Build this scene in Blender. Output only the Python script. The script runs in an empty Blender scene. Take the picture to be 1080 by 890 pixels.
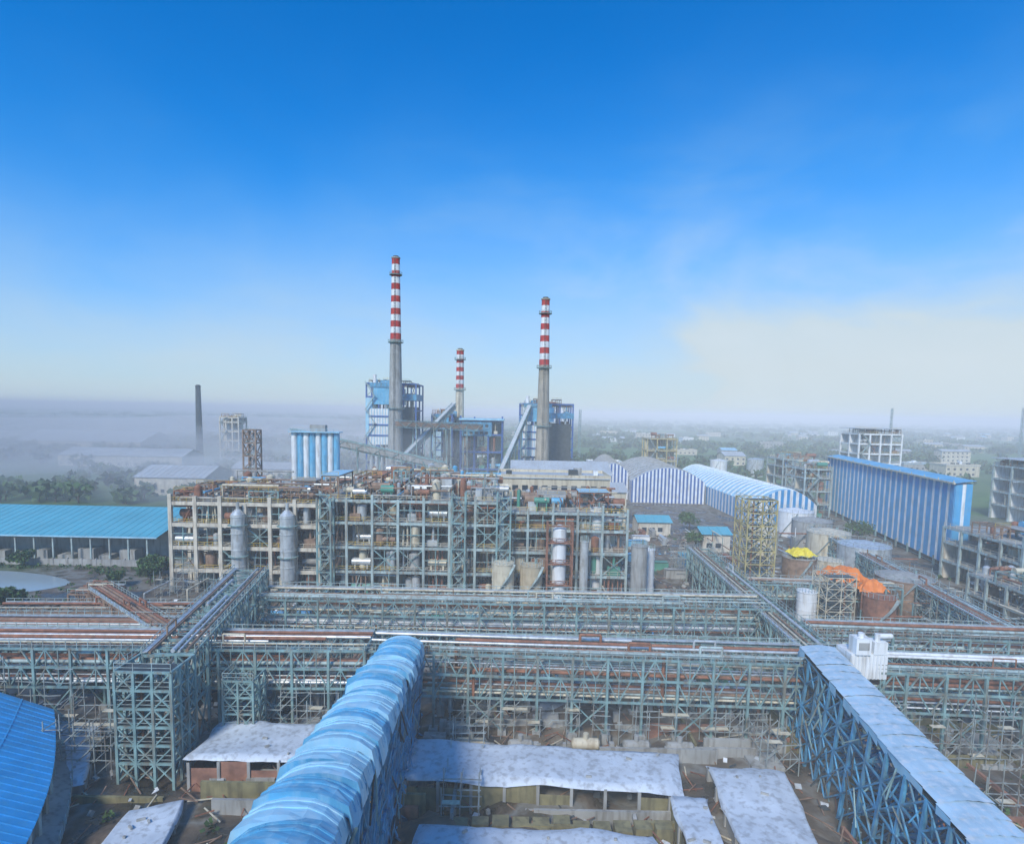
import bpy, math, random
from mathutils import Vector, noise, Matrix
random.seed(7)
R=random.random
U=random.uniform
V=Vector
scene=bpy.context.scene

# ---------------------------------------------------------------- materials
def mat(name,col,rough=.65,metal=0.0,var=.25,scale=.6,dirt=None,damt=.5,streak=True,bump=0.0):
    m=bpy.data.materials.new(name); m.use_nodes=True
    nt=m.node_tree; n=nt.nodes; l=nt.links
    b=n['Principled BSDF']; b.inputs['Roughness'].default_value=rough; b.inputs['Metallic'].default_value=metal
    tc=n.new('ShaderNodeTexCoord')
    nz=n.new('ShaderNodeTexNoise'); nz.inputs['Scale'].default_value=scale; nz.inputs['Detail'].default_value=4
    l.new(tc.outputs['Object'],nz.inputs['Vector'])
    mr=n.new('ShaderNodeMapRange'); mr.inputs[1].default_value=.3; mr.inputs[2].default_value=.7
    l.new(nz.outputs['Fac'],mr.inputs[0])
    mx=n.new('ShaderNodeMix'); mx.data_type='RGBA'
    mx.inputs[6].default_value=(*[c*(1-var) for c in col],1); mx.inputs[7].default_value=(*[min(.9,c*(1+var)) for c in col],1)
    l.new(mr.outputs[0],mx.inputs[0])
    out=mx.outputs[2]
    if dirt:
        mp=n.new('ShaderNodeMapping'); mp.inputs['Scale'].default_value=(1.3,1.3,.18 if streak else 1.3)
        l.new(tc.outputs['Object'],mp.inputs[0])
        n2=n.new('ShaderNodeTexNoise'); n2.inputs['Scale'].default_value=1.1; n2.inputs['Detail'].default_value=5
        l.new(mp.outputs[0],n2.inputs['Vector'])
        m2=n.new('ShaderNodeMapRange'); m2.inputs[1].default_value=.48; m2.inputs[2].default_value=.66; m2.inputs[4].default_value=damt
        l.new(n2.outputs['Fac'],m2.inputs[0])
        x2=n.new('ShaderNodeMix'); x2.data_type='RGBA'; x2.inputs[7].default_value=(*dirt,1)
        l.new(out,x2.inputs[6]); l.new(m2.outputs[0],x2.inputs[0]); out=x2.outputs[2]
    l.new(out,b.inputs['Base Color'])
    if bump:
        bp=n.new('ShaderNodeBump'); bp.inputs['Strength'].default_value=.6; bp.inputs['Distance'].default_value=bump
        l.new(nz.outputs['Fac'],bp.inputs['Height']); l.new(bp.outputs[0],b.inputs['Normal'])
    return m
STEEL=mat('steel_bluegrey',(.22,.35,.34),.6,.1,.35,.5,(.22,.13,.07),.65)
STEEL2=mat('steel_palegrey',(.38,.47,.45),.6,.1,.3,.5,(.26,.17,.10),.65)
STEELB=mat('steel_blue',(.07,.27,.43),.6,.1,.4,.8,(.14,.20,.22),.7)
GALV=mat('scaffold_pole_galvanised',(.36,.40,.38),.5,.2,.3,.8,(.22,.14,.09),.7)
DARK=mat('steel_dark',(.06,.07,.07),.7,.1,.3)
CONC=mat('concrete_beige',(.62,.56,.45),.85,0,.2,.5,(.30,.23,.16),.6)
CONCG=mat('concrete_grey',(.36,.355,.33),.85,0,.2,.3,(.16,.14,.11),.6)
BEIGE=mat('plaster_beige',(.60,.53,.39),.85,0,.12,.3,(.28,.22,.15),.5)
RUST=mat('rusty_pipe',(.30,.13,.075),.75,.1,.35,.9,(.12,.07,.045),.5)
BROWN=mat('brown_steel',(.28,.18,.12),.75,.1,.35,.9)
SILVER=mat('aluminium_lagging',(.64,.66,.65),.38,.4,.18,.8,(.32,.27,.2),.5)
CREAM=mat('cream_paint',(.64,.57,.42),.55,0,.15,.5,(.32,.23,.13),.6)
WHITE=mat('white_paint',(.78,.79,.78),.5,0,.1,.4,(.42,.38,.32),.5)
GREENP=mat('green_paint',(.08,.28,.20),.5,0,.2)
YEL=mat('yellow_paint',(.62,.42,.05),.5,0,.15)
YELG=mat('scaffold_ochre',(.45,.37,.16),.7,0,.3)
RED=mat('red_band_paint',(.50,.05,.04),.6,0,.2,.3,(.3,.12,.1),.4)
SHEETB=mat('blue_sheet_metal',(.12,.42,.64),.45,.1,.2,.35,(.32,.54,.66),.65)
SHEETL=mat('pale_blue_sheet',(.34,.61,.75),.45,.1,.18,.3,(.50,.66,.74),.6)
BLUED=mat('deep_blue_sheet',(.02,.27,.58),.4,.1,.15,.4,(.06,.29,.48),.4)
NAVY=mat('navy_sheet',(.05,.12,.34),.5,.1,.15,.4)
TURQ=mat('turquoise_roof',(.10,.43,.52),.5,.1,.15,.08,(.22,.46,.50),.5,False)
TARP=mat('white_roof_sheet',(.58,.63,.68),.5,0,.12,.4,(.32,.33,.34),.7,False,.12)
ORANGE=mat('orange_tarp',(.85,.22,.03),.6,0,.2,.8)
YTARP=mat('yellow_tarp',(.85,.65,.04),.6,0,.15,.8)
MUD=mat('mud',(.14,.10,.065),.8,0,.4,.5,(.05,.04,.03),.6,False,.3)
BRICK=mat('brick_red',(.30,.15,.10),.9,0,.3,.8)
OLIVE=mat('olive_concrete',(.23,.20,.10),.9,0,.3,.6,(.1,.085,.05),.6)
GLASS=mat('window_dark',(.03,.045,.06),.2,0,.2)
ROOFW=mat('pale_roof',(.50,.53,.54),.6,.1,.15,.1,(.35,.31,.26),.6,False)
BARK=mat('bark',(.10,.07,.05),.9,0,.3,2)
LEAF=mat('foliage',(.06,.12,.030),.8,0,.6,.35)
LEAFD=mat('foliage_far',(.07,.12,.045),.9,0,.45,.03)

# ---------------------------------------------------------------- mesh helpers
class Part:
    def __init__(s,m): s.v=[];s.f=[];s.sm=[];s.m=m
    def add(s,vs,fs,sm=False):
        k=len(s.v); s.v+= [tuple(x) for x in vs]; s.f+=[tuple(i+k for i in f) for f in fs]; s.sm+=[sm]*len(fs)
    def quad(s,*p): s.add(p,[tuple(range(len(p)))])
    def beam(s,a,b,w,h=None):
        a=V(a);b=V(b);d=b-a
        if d.length<1e-4: return
        d.normalize(); h=h or w
        j=1+U(-.02,.02); w=w*j;h=h*j
        up=V((0,0,1)) if abs(d.z)<.98 else V((0,1,0))
        sd=d.cross(up).normalized(); u=sd.cross(d).normalized()
        sd*=w/2;u*=h/2
        s.add([a-sd-u,a+sd-u,a+sd+u,a-sd+u,b-sd-u,b+sd-u,b+sd+u,b-sd+u],
              [(0,3,2,1),(4,5,6,7),(0,1,5,4),(1,2,6,5),(2,3,7,6),(3,0,4,7)])
    def box(s,x0,x1,y0,y1,z0,z1):
        s.add([(x0,y0,z0),(x1,y0,z0),(x1,y1,z0),(x0,y1,z0),(x0,y0,z1),(x1,y0,z1),(x1,y1,z1),(x0,y1,z1)],
              [(0,3,2,1),(4,5,6,7),(0,1,5,4),(1,2,6,5),(2,3,7,6),(3,0,4,7)])
    def cyl(s,a,b,r1,r2=None,n=10,cap=True):
        a=V(a);b=V(b);d=(b-a).normalized(); r2=r1 if r2 is None else r2
        up=V((0,0,1)) if abs(d.z)<.98 else V((0,1,0))
        x=d.cross(up).normalized(); y=d.cross(x)
        vs=[]
        for c,r in((a,r1),(b,r2)):
            for i in range(n):
                t=2*math.pi*i/n; vs.append(c+x*math.cos(t)*r+y*math.sin(t)*r)
        s.add(vs,[(i,(i+1)%n,n+(i+1)%n,n+i) for i in range(n)],True)
        if cap:
            s.add(vs[n:],[tuple(range(n))]); s.add(vs[:n],[tuple(range(n))[::-1]])
    def rail(s,a,b,h=1.1,w=.07,step=2.2):
        a=V(a);b=V(b);L=(b-a).length
        if L<.1:return
        n=max(1,int(L/step)); z=V((0,0,h))
        s.beam(a+z,b+z,w); s.beam(a+z*.5,b+z*.5,w*.8)
        for i in range(n+1):
            p=a+(b-a)*(i/n); s.beam(p,p+z,w)
class Obj:
    def __init__(s,name,loc=(0,0,0)): s.name=name;s.loc=V(loc);s.p={}
    def part(s,name,m):
        if name not in s.p: s.p[name]=Part(m)
        return s.p[name]
    def done(s):
        e=bpy.data.objects.new(s.name,None); e.location=s.loc; e.empty_display_size=1; scene.collection.objects.link(e)
        for k,p in s.p.items():
            if not p.f: continue
            me=bpy.data.meshes.new(k); l=s.loc
            me.from_pydata([(a-l.x,b-l.y,c-l.z) for a,b,c in p.v],[],p.f)
            me.polygons.foreach_set('use_smooth',p.sm); me.materials.append(p.m); me.update()
            o=bpy.data.objects.new(k,me); scene.collection.objects.link(o); o.parent=e
        return e

# ---------------------------------------------------------------- ground
def axis(lo,hi,dense,step):
    a=[];x=dense[0]
    while x<=dense[1]: a.append(x);x+=step
    s=step
    while x<hi: s*=1.35; a.append(x); x+=s
    a.append(hi); x=dense[0];s=step;b=[]
    while x>lo: b.append(x) if x!=dense[0] else None; s*=1.35;x-=s
    b.append(lo)
    return sorted(set(b+a))
gx=axis(-14000,14000,(-110,110),1.5); gy=axis(-800,16000,(30,135),1.5)
gv=[];gf=[]
for y in gy:
    for x in gx:
        z=0
        k=max(0,min(1,(95-abs(x))/20))*max(0,min(1,(y-25)/15))*max(0,min(1,(132-y)/20))
        if k>0:
            z=k*(.9*noise.noise(V((x*.09,y*.09,0)))+.45*noise.noise(V((x*.35,y*.35,3))))
            t=noise.noise(V((x*.05,y*.11,11)))
            if t>.12: z-=k*min(1.6,(t-.12)*14)
        gv.append((x,y,z))
nx=len(gx)
for j in range(len(gy)-1):
    for i in range(nx-1):
        a=j*nx+i; gf.append((a,a+1,a+1+nx,a+nx))
me=bpy.data.meshes.new('ground'); me.from_pydata(gv,[],gf); me.polygons.foreach_set('use_smooth',[True]*len(gf))
g=bpy.data.objects.new('ground',me); scene.collection.objects.link(g)
m=bpy.data.materials.new('ground'); m.use_nodes=True; nt=m.node_tree;n=nt.nodes;l=nt.links
b=n['Principled BSDF']; b.inputs['Roughness'].default_value=.95
tc=n.new('ShaderNodeTexCoord')
def nz(scale,det=5):
    q=n.new('ShaderNodeTexNoise');q.inputs['Scale'].default_value=scale;q.inputs['Detail'].default_value=det;l.new(tc.outputs['Object'],q.inputs['Vector']);return q
def ramp(src,pts):
    r=n.new('ShaderNodeValToRGB'); e=r.color_ramp.elements
    while len(e)<len(pts): e.new(.5)
    for i,(p,c) in enumerate(pts): e[i].position=p; e[i].color=(*c,1)
    l.new(src,r.inputs[0]); return r
def mix(f,a,bb):
    x=n.new('ShaderNodeMix');x.data_type='RGBA';l.new(f,x.inputs[0]);l.new(a,x.inputs[6]);l.new(bb,x.inputs[7]);return x.outputs[2]
mn=nz(.13,9)
mud=ramp(mn.outputs['Fac'],[(.3,(.03,.035,.028)),(.42,(.07,.055,.038)),(.5,(.14,.105,.07)),(.57,(.22,.21,.18)),(.63,(.11,.085,.055)),(.72,(.045,.06,.03))])
rr=n.new('ShaderNodeMapRange');rr.inputs[1].default_value=.47;rr.inputs[2].default_value=.40;rr.inputs[3].default_value=.8;rr.inputs[4].default_value=.12;l.new(mn.outputs['Fac'],rr.inputs[0])
vor=n.new('ShaderNodeTexVoronoi');vor.inputs['Scale'].default_value=.004;l.new(tc.outputs['Object'],vor.inputs['Vector'])
fields=ramp(vor.outputs['Color'],[(.0,(.06,.13,.03)),(.35,(.11,.23,.05)),(.6,(.055,.10,.035)),(.85,(.15,.19,.07))])
green=ramp(nz(.03,8).outputs['Fac'],[(.35,(.03,.065,.022)),(.5,(.07,.13,.035)),(.65,(.12,.14,.06))])
x1=n.new('ShaderNodeMix');x1.data_type='RGBA';x1.inputs[0].default_value=.4;l.new(fields.outputs[0],x1.inputs[6]);l.new(green.outputs[0],x1.inputs[7])
vl=n.new('ShaderNodeVectorMath');vl.operation='DISTANCE';vl.inputs[1].default_value=(70,130,0);l.new(tc.outputs['Object'],vl.inputs[0])
ad=n.new('ShaderNodeMath');ad.operation='MULTIPLY_ADD';l.new(nz(.02,6).outputs['Fac'],ad.inputs[0]);ad.inputs[1].default_value=200;l.new(vl.outputs['Value'],ad.inputs[2])
mr=n.new('ShaderNodeMapRange');mr.inputs[1].default_value=270;mr.inputs[2].default_value=340;l.new(ad.outputs[0],mr.inputs[0])
l.new(mix(mr.outputs[0],mud.outputs[0],x1.outputs[2]),b.inputs['Base Color'])
rm_=n.new('ShaderNodeMath');rm_.operation='MAXIMUM';l.new(rr.outputs[0],rm_.inputs[0]);l.new(mr.outputs[0],rm_.inputs[1]);l.new(rm_.outputs[0],b.inputs['Roughness'])
bp=n.new('ShaderNodeBump');bp.inputs['Strength'].default_value=.6;bp.inputs['Distance'].default_value=.4;l.new(nz(.7,8).outputs['Fac'],bp.inputs['Height']);l.new(bp.outputs[0],b.inputs['Normal'])
me.materials.append(m)

# ---------------------------------------------------------------- pipe racks
PM=[('pipes_rusty',RUST),('pipes_lagged',SILVER),('pipes_steel',STEEL2),('pipes_cream',CREAM),('pipes_brown',BROWN),('pipes_white',WHITE)]
def rack(name,p0,p1,width,levels,ztop,bay=6,slots=6,weights=(3,4,4,2,2,1),steel=STEEL,rails=True,brace=3,dia=.16):
    p0=V((*p0,0));p1=V((*p1,0));d=p1-p0;L=d.length;d.normalize();nn=V((-d.y,d.x,0))
    o=Obj(name,(p0+p1)/2); s=o.part('steel_frame',steel); n=max(2,round(L/bay)); st=L/n
    Z=levels+[ztop]
    def P(t,w,z): return p0+d*t+nn*(w*width/2)+V((0,0,z))
    for i in range(n+1):
        t=i*st
        for w in(-1,1):
            s.beam(P(t,w,-1.6),P(t,w,ztop),.34)
            q=P(t,w,0); o.part('footings',CONCG).box(q.x-.6,q.x+.6,q.y-.6,q.y+.6,-1.6,.5)
        for z in Z: s.beam(P(t,-1,z),P(t,1,z),.26,.32)
        s.beam(P(t,-1,levels[0]-2),P(t,-.3,levels[0]),.16); s.beam(P(t,1,levels[0]-2),P(t,.3,levels[0]),.16)
        if i%brace==0 and i<n:
            for w in(-1,1):
                s.beam(P(t,w,.3),P(t+st,w,levels[0]),.17); s.beam(P(t+st,w,.3),P(t,w,levels[0]),.17)
    for z in Z:
        for w in(-1,1): s.beam(P(0,w,z+.03),P(L,w,z+.03),.22,.30)
    for k in range(len(Z)-1):
        z0,z1=Z[k],Z[k+1]; m_=n*3
        for j in range(m_):
            t0=j*L/m_;t1=(j+1)*L/m_
            for w in(-1,1):
                if R()<.8: s.beam(P(t0,w,z0),P(t0,w,z1),dia*.8)
                a,bq=(z0,z1) if j%2==0 else (z1,z0)
                if R()<.85: s.beam(P(t0,w,a),P(t1,w,bq),dia)
    m_=n*2
    for j in range(m_):
        t0=j*L/m_;t1=(j+1)*L/m_; w=1 if j%2 else -1
        s.beam(P(t0,w,ztop+.05),P(t1,-w,ztop+.05),.12); s.beam(P(t0,-1,ztop),P(t0,1,ztop),.13)
    for z in levels+([ztop] if slots>3 else []):
        for k in range(slots):
            if R()<.16: continue
            w=-0.85+1.7*(k+.5)/slots+U(-.04,.04)
            nm,mm=random.choices(PM,weights)[0]; r=min(U(.09,.30),width/slots*.42)
            a=0 if R()<.6 else U(0,L*.5); bb=L if R()<.6 else U(L*.55,L)
            pp=o.part(nm,mm); zz=z+.22+r
            pp.cyl(P(a,w,zz),P(bb,w,zz),r,n=8)
            for e in(a,bb):
                if 0<e<L and R()<.7:
                    pp.cyl(P(e,w,zz),P(e,w,zz+U(-z+1,-1.5)),r,n=8)
            if R()<.35:
                t=U(.1,.8)*L; pp.cyl(P(t,w,zz),P(t,w,zz+1.3),r*.8,n=6);pp.cyl(P(t,w,zz+1.3),P(t+3,w,zz+1.3),r*.8,n=6);pp.cyl(P(t+3,w,zz),P(t+3,w,zz+1.3),r*.8,n=6)
    if rails:
        for w in(-1,1): o.part('handrails',STEEL2).rail(P(0,w*1.03,ztop+.1),P(L,w*1.03,ztop+.1),1.1,.08,1.5)
        o.part('cable_tray',SILVER).beam(P(0,.92,ztop+.5),P(L,.92,ztop+.5),.6,.12)
    o.done()
rack('pipe_rack',(-46,105),(47,105),7,[5.2,8.0],10.6,6,7)
rack('pipe_rack',(-95,79),(-20,81),6.5,[6.2,9.0],11.6,5,7,(6,2,3,1,3,1))
rack('pipe_rack',(-20,82),(43,80),6.5,[5.0,8.2],11.2,5,7,(2,4,4,1,1,1))
rack('pipe_rack',(43.5,79),(100,76),6.5,[5.6,8.4],11.0,5,7,(2,3,4,1,1,1))
rack('pipe_rack',(-43,71),(-50,110),6,[7,10],13.6,5,6)
rack('pipe_rack',(-150,97),(-53,100),7,[2.6,4.4],6.2,6,8,(7,2,2,1,4,0))
rack('pipe_rack',(-92,121),(-84,121),6,[3],5.4,6,8,(8,1,1,1,4,0),BROWN)
rack('pipe_rack',(47,84),(50,152),5.5,[4.5,7],9.6,6,6)
rack('pipe_rack',(51,96),(130,92),6,[4.5,7],9.4,6,7,(3,3,3,1,2,1))
rack('pipe_rack',(88,100),(102,190),5,[4,6.2],8.4,6,6)
rack('pipe_rack',(54,128),(86,126),4,[5],8,5,4)
rack('pipe_rack',(-53,92),(-86,119),4,[4],6.4,5,5,(8,1,1,1,4,0),BROWN)
rack('pipe_rack',(-100,110),(-60,112),5,[3],5.0,5,6,(8,1,1,1,4,0),BROWN)

# ---------------------------------------------------------------- towers and scaffolds
def lattice_tower(name,x0,x1,y0,y1,z1,nx_=2,nz_=5,w=.3,dw=.16,steel=STEEL):
    o=Obj(name,((x0+x1)/2,(y0+y1)/2,0)); s=o.part('lattice',steel)
    C=[(x0,y0),(x1,y0),(x1,y1),(x0,y1)]
    for k in range(4):
        a=C[k];b_=C[(k+1)%4]
        for i in range(nx_+1):
            t=i/nx_; x=a[0]+(b_[0]-a[0])*t;y=a[1]+(b_[1]-a[1])*t
            s.beam((x,y,-1.5),(x,y,z1),w)
        for j in range(nz_+1):
            z=z1*j/nz_+.02*k
            if j: s.beam((*a,z),(*b_,z),w*.8)
        for j in range(nz_):
            za=z1*j/nz_;zb=z1*(j+1)/nz_
            for i in range(nx_):
                t=i/nx_;t2=(i+1)/nx_
                A=V((a[0]+(b_[0]-a[0])*t,a[1]+(b_[1]-a[1])*t,0));B=V((a[0]+(b_[0]-a[0])*t2,a[1]+(b_[1]-a[1])*t2,0))
                if R()<.85: s.beam(A+V((0,0,za)),B+V((0,0,zb)),dw)
                if R()<.7: s.beam(B+V((0,0,za)),A+V((0,0,zb)),dw)
    r=o.part('handrails',STEEL2)
    for j in range(1,nz_+1):
        z=z1*j/nz_
        if (x1-x0)>4: o.part('gratings',DARK).box(x0+.2,x1-.2,y0+.2,(y0+y1)/2,z-.08,z)
        r.rail((x0,y0,z),(x1,y0,z)); r.rail((x0,y0,z),(x0,y1,z))
        s.beam((x0+.4,(y0+y1)/2,z-z1/nz_),(x1-.4,(y0+y1)/2,z),.5,.12)
    if (x1-x0)>4:
        for _ in range(5):
            nm,mm=random.choice(PM[:4]); x=U(x0+.6,x1-.6); y=U(y0+.4,y1-.6); o.part(nm,mm).cyl((x,y,0),(x,y,z1),U(.1,.2),n=7)
    o.done()
lattice_tower('trestle_tower',-46.5,-39.8,66,71,13.6,3,6,.32,.17)
lattice_tower('trestle_tower',-37.6,-33.6,73.6,77.4,9.0,2,4,.26,.16)
lattice_tower('scaffold_stair_tower',57,64,138,146,25,2,8,.26,.15,YELG)
lattice_tower('scaffold_stair_tower',-106,-101,228,233,36,1,7,.5,.3,BROWN)
lattice_tower('scaffold_stair_tower',66,72,118,124,12,2,5,.16,.11,CREAM)
def scaffold(x0,x1,y0,y1,h,step=1.8,p=.78,m=GALV,w=.1):
    o=Obj('pole_scaffolding',((x0+x1)/2,(y0+y1)/2,0)); s=o.part('poles',m); pl=o.part('planks',CREAM)
    nx_=max(1,round((x1-x0)/step));ny_=max(1,round((y1-y0)/step)); nz_=max(1,round(h/1.9))
    gx_=lambda i:x0+(x1-x0)*i/nx_; gy_=lambda j:y0+(y1-y0)*j/ny_
    hh={}
    for i in range(nx_+1):
        for j in range(ny_+1):
            hh[i,j]=h*(.75+.7*noise.noise(V((i*.4,j*.4,x0))))
            if R()<p: s.beam((gx_(i)+U(-.1,.1),gy_(j)+U(-.1,.1),-1.2),(gx_(i)+U(-.15,.15),gy_(j)+U(-.15,.15),hh[i,j]+U(.2,1)),w)
    for k in range(nz_):
        z=(k+1)*1.9
        for i in range(nx_+1):
            for j in range(ny_+1):
                if z>hh[i,j]: continue
                if i<nx_ and R()<p: s.beam((gx_(i)-.3,gy_(j),z+U(-.1,.1)),(gx_(i+1)+.3,gy_(j),z+U(-.1,.1)),w*.9)
                if j<ny_ and R()<p: s.beam((gx_(i),gy_(j)-.3,z+U(-.1,.1)),(gx_(i),gy_(j+1)+.3,z+U(-.1,.1)),w*.9)
                if i<nx_ and R()<.28: s.beam((gx_(i),gy_(j)-.05,z-1.9),(gx_(i+1),gy_(j)-.05,z),w*.9)
                if i<nx_ and j<ny_ and R()<.12: pl.box(gx_(i),gx_(i+1),gy_(j)+.2,gy_(j)+.9,z+.08,z+.14)
    o.done()
for a in((-33,-18,76.2,77.4,6),(-8,10,77,78.4,6),(12,38,76.2,77.6,5.5),(51,74,71,73.5,9),(56,78,62,66,5),(-56,-48,67,73,8),(-75,-57,73,75.2,9),(-7,-3,60,75,5),
         (33,37,70,76,5.5),(53,56,82,92,9),(-34,-28,84,100,6),(-2,26,98,100.5,6),(30,46,96,100,6),(60,84,100,106,7),(86,96,116,124,9),(66,80,134,138,10),(92,104,138,146,9),(-84,-52,134,136.2,7),(-60,-54,88,96,6),(46,58,156,166,9),(85,110,80,86,9)):
    scaffold(*a)

# ---------------------------------------------------------------- conveyor galleries in the foreground
def gallery_trestle(o,x0,x1,ya,yb,zf,step,mt,dens=3,inset=0):
    s=o.part('trestle',mt); n=int(abs(yb-ya)/step); st=(yb-ya)/n
    for i in range(n+1):
        y=ya+st*i; zt=zf(y)-.7
        for x,sg in((x0(y),1),(x1(y),-1)):
            s.beam((x,y,zt),(x+sg*inset*zt/13,y,-1.5),.34)
        nz_=4
        for k in range(nz_+1):
            z=zt*k/nz_
            if k: s.beam((x0(y)+inset*(zt-z)/13,y,z),(x1(y)-inset*(zt-z)/13,y,z),.22)
            if k<nz_:
                z2=zt*(k+1)/nz_
                s.beam((x0(y),y,z),(x1(y),y,z2),.15); s.beam((x1(y),y,z),(x0(y),y,z2),.15)
        if i<n:
            y2=y+st; zt2=zf(y2)-.7
            for x,x2,sg in((x0(y),x0(y2),1),(x1(y),x1(y2),-1)):
                for k in range(nz_+1):
                    a=V((x+sg*inset*(1-k/nz_),y,zt*k/nz_));b_=V((x2+sg*inset*(1-k/nz_),y2,zt2*k/nz_))
                    if k and R()<.9: s.beam(a,b_,.2)
                    if k<nz_:
                        a2=V((x+sg*inset*(1-(k+1)/nz_),y,zt*(k+1)/nz_));b2=V((x2+sg*inset*(1-(k+1)/nz_),y2,zt2*(k+1)/nz_))
                        if R()<.8: s.beam(a,b2+V((0,U(-.3,.3),0)),.16)
                        if R()<.8: s.beam(b_,a2+V((0,U(-.3,.3),U(-.3,.3))),.16)
                        for _ in range(dens):
                            if R()<.5:
                                m1=a.lerp(b_,R()); m2=a2.lerp(b2,R()); mm=random.choice([STEELB,STEEL,DARK]); o.part('struts_'+mm.name,mm).beam(m1+V((sg*U(-1,1.2),0,0)),m2+V((sg*U(-1,1.2),0,0)),U(.09,.16))
o=Obj('conveyor_gallery',(-13,50,0))
zf=lambda y:13.0+(77-y)*.172
xc=lambda y:-14.3+(77-y)*.045
sh=o.part('roof_sheets',SHEETB); sl=o.part('roof_sheets_pale',SHEETL)
y=77.0;i=0
while y>22:
    Ls=U(2.0,3.0); P_=random.choices([sh,sl],(1,1))[0]
    hwL=2.75+U(-.15,.3); hwR=2.8+U(-.1,.15); tilt=U(.25,.65); rise=1.15+U(-.15,.15); dx=U(-.15,.15); yaw=U(-.08,.08); roll=U(-.07,.07)
    prof=[(-1.12,-1.5+U(-.9,.3)),(-1.02,-.35),(-.93,.32),(-.62,.78),(-.3,.97),(0,1.0),(.3,.97),(.62,.78),(.93,.30),(1.0,-.3),(1.05,-1.0+U(-.3,.3))]
    m_=7; rows=[]
    for a in range(m_+1):
        ta=a/m_; yy=y-ta*(Ls+.5)
        row=[]
        for k,(t,h) in enumerate(prof):
            hw=hwL if t<0 else hwR
            pil=.22*math.sin(ta*math.pi)**.7*(1-abs(t)**2 if abs(t)<1 else 0)
            den=.12*noise.noise(V((t*3,yy*1.2,i)))
            row.append((xc(yy)+dx+t*hw*(1+.05*ta)+den, yy+yaw*t*hw, zf(yy)+rise*h+tilt*(ta**1.5)*(1 if abs(t)<1 else .4)+pil+roll*t*2+den))
        rows.append(row)
    W=len(prof); vs=[p for r_ in rows for p in r_]
    P_.add(vs,[(a*W+k,a*W+k+1,(a+1)*W+k+1,(a+1)*W+k) for a in range(m_) for k in range(W-1)],False)
    lip=rows[-1]; low=[(p[0],p[1]+.05,p[2]-.8) for p in lip]
    lm=SHEETB if R()<.5 else SHEETL
    o.part('lips_'+lm.name,lm).add(lip+low,[(k,k+1,W+1+k,W+k) for k in range(1,W-2)])
    for a in(0.35,.7):
        r0=rows[int(a*m_)]
        for k in range(1,W-2): P_.beam(V(r0[k])+V((0,0,.04)),V(r0[k+1])+V((0,0,.04)),.14,.1)
    y-=Ls;i+=1
o.part('floor',DARK).beam((xc(77),77,zf(77)-.6),(xc(22),22,zf(22)-.6),4.9,.2)
o.part('conveyor_belt',DARK).beam((xc(77),77,zf(77)+.2),(xc(22),22,zf(22)+.2),1.4,.2)
gallery_trestle(o,lambda y:xc(y)-2.5,lambda y:xc(y)+2.6,77,24,zf,3.3,STEELB,4,.9)
o.done()
o=Obj('conveyor_gallery',(38,60,0))
zf2=lambda y:13.0-(79-y)*.02; xc2=lambda y:43.3-(79-y)*.125
rf=o.part('roof_sheets',mat('roof_sheet_weathered',(.46,.62,.71),.5,.1,.2,.3,(.68,.72,.74),.8,False))
y=79.0
while y>26:
    y2=y-2.0; h=U(0,.07)
    a,b_=xc2(y),xc2(y2)
    n_=10; vs=[]
    for yy,c in((y,a),(y2-.15,b_)):
        s1=U(-.08,.08)
        for k in range(n_+1):
            t=-1+2*k/n_; vs.append((c+t*2.5+s1,yy,zf2(yy)+.25*(1-t*t)+h+.05*(k%2)+(.08 if yy!=y else 0)+U(-.03,.03)))
    rf.add(vs,[(k,k+1,n_+2+k,n_+1+k) for k in range(n_)]); 
    for w in(-1,1):
        if R()<.7:
            p=o.part('side_sheets',SHEETL); p.quad((a+w*2.45,y,zf2(y)),(b_+w*2.45,y2,zf2(y2)),(b_+w*2.45,y2,zf2(y2)-U(.4,1.3)),(a+w*2.45,y,zf2(y)-U(.4,1.3)))
    y=y2
o.part('floor',DARK).beam((xc2(79),79,12.4),(xc2(26),26,11.4),4.6,.2)
gallery_trestle(o,lambda y:xc2(y)-2.3,lambda y:xc2(y)+2.3,79,28,zf2,3.3,STEELB,4,-1.4)
o.done()
o=Obj('transfer_tower',(49,76,0)); w=o.part('cladding',WHITE); X,Y=2.6,-5.2
w.box(43.3+X,48.3+X,80.5+Y,84+Y,10.2,13.6); w.box(43.8+X,45.8+X,80.2+Y,82+Y,13.6,15.8); w.box(46.3+X,48.1+X,80.4+Y,82.2+Y,13.6,15.3)
for k in range(10): w.box(43.35+X+k*.49,43.55+X+k*.49,80.38+Y,80.5+Y,10.2,13.5)
w.cyl((44.8+X,81+Y,15.8),(44.8+X,81+Y,16.4),.4);w.cyl((47+X,81+Y,15.3),(47+X,81+Y,16.3),.35); w.cyl((47+X,81+Y,16.0),(48.9+X,81+Y,16.0),.35)
for x,y in((43.6,80.7),(48.1,80.7),(48.1,83.8),(43.6,83.8)): o.part('frame',STEEL).beam((x+X,y+Y,0),(x+X,y+Y,10.2),.3)
o.part('bracing',STEEL).beam((43.6+X,80.7+Y,4),(48.1+X,80.7+Y,10),.18);o.part('louvres',CONCG).box(44.1+X,45.5+X,80.12+Y,80.2+Y,14.3,15.3)
o.done()

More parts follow.
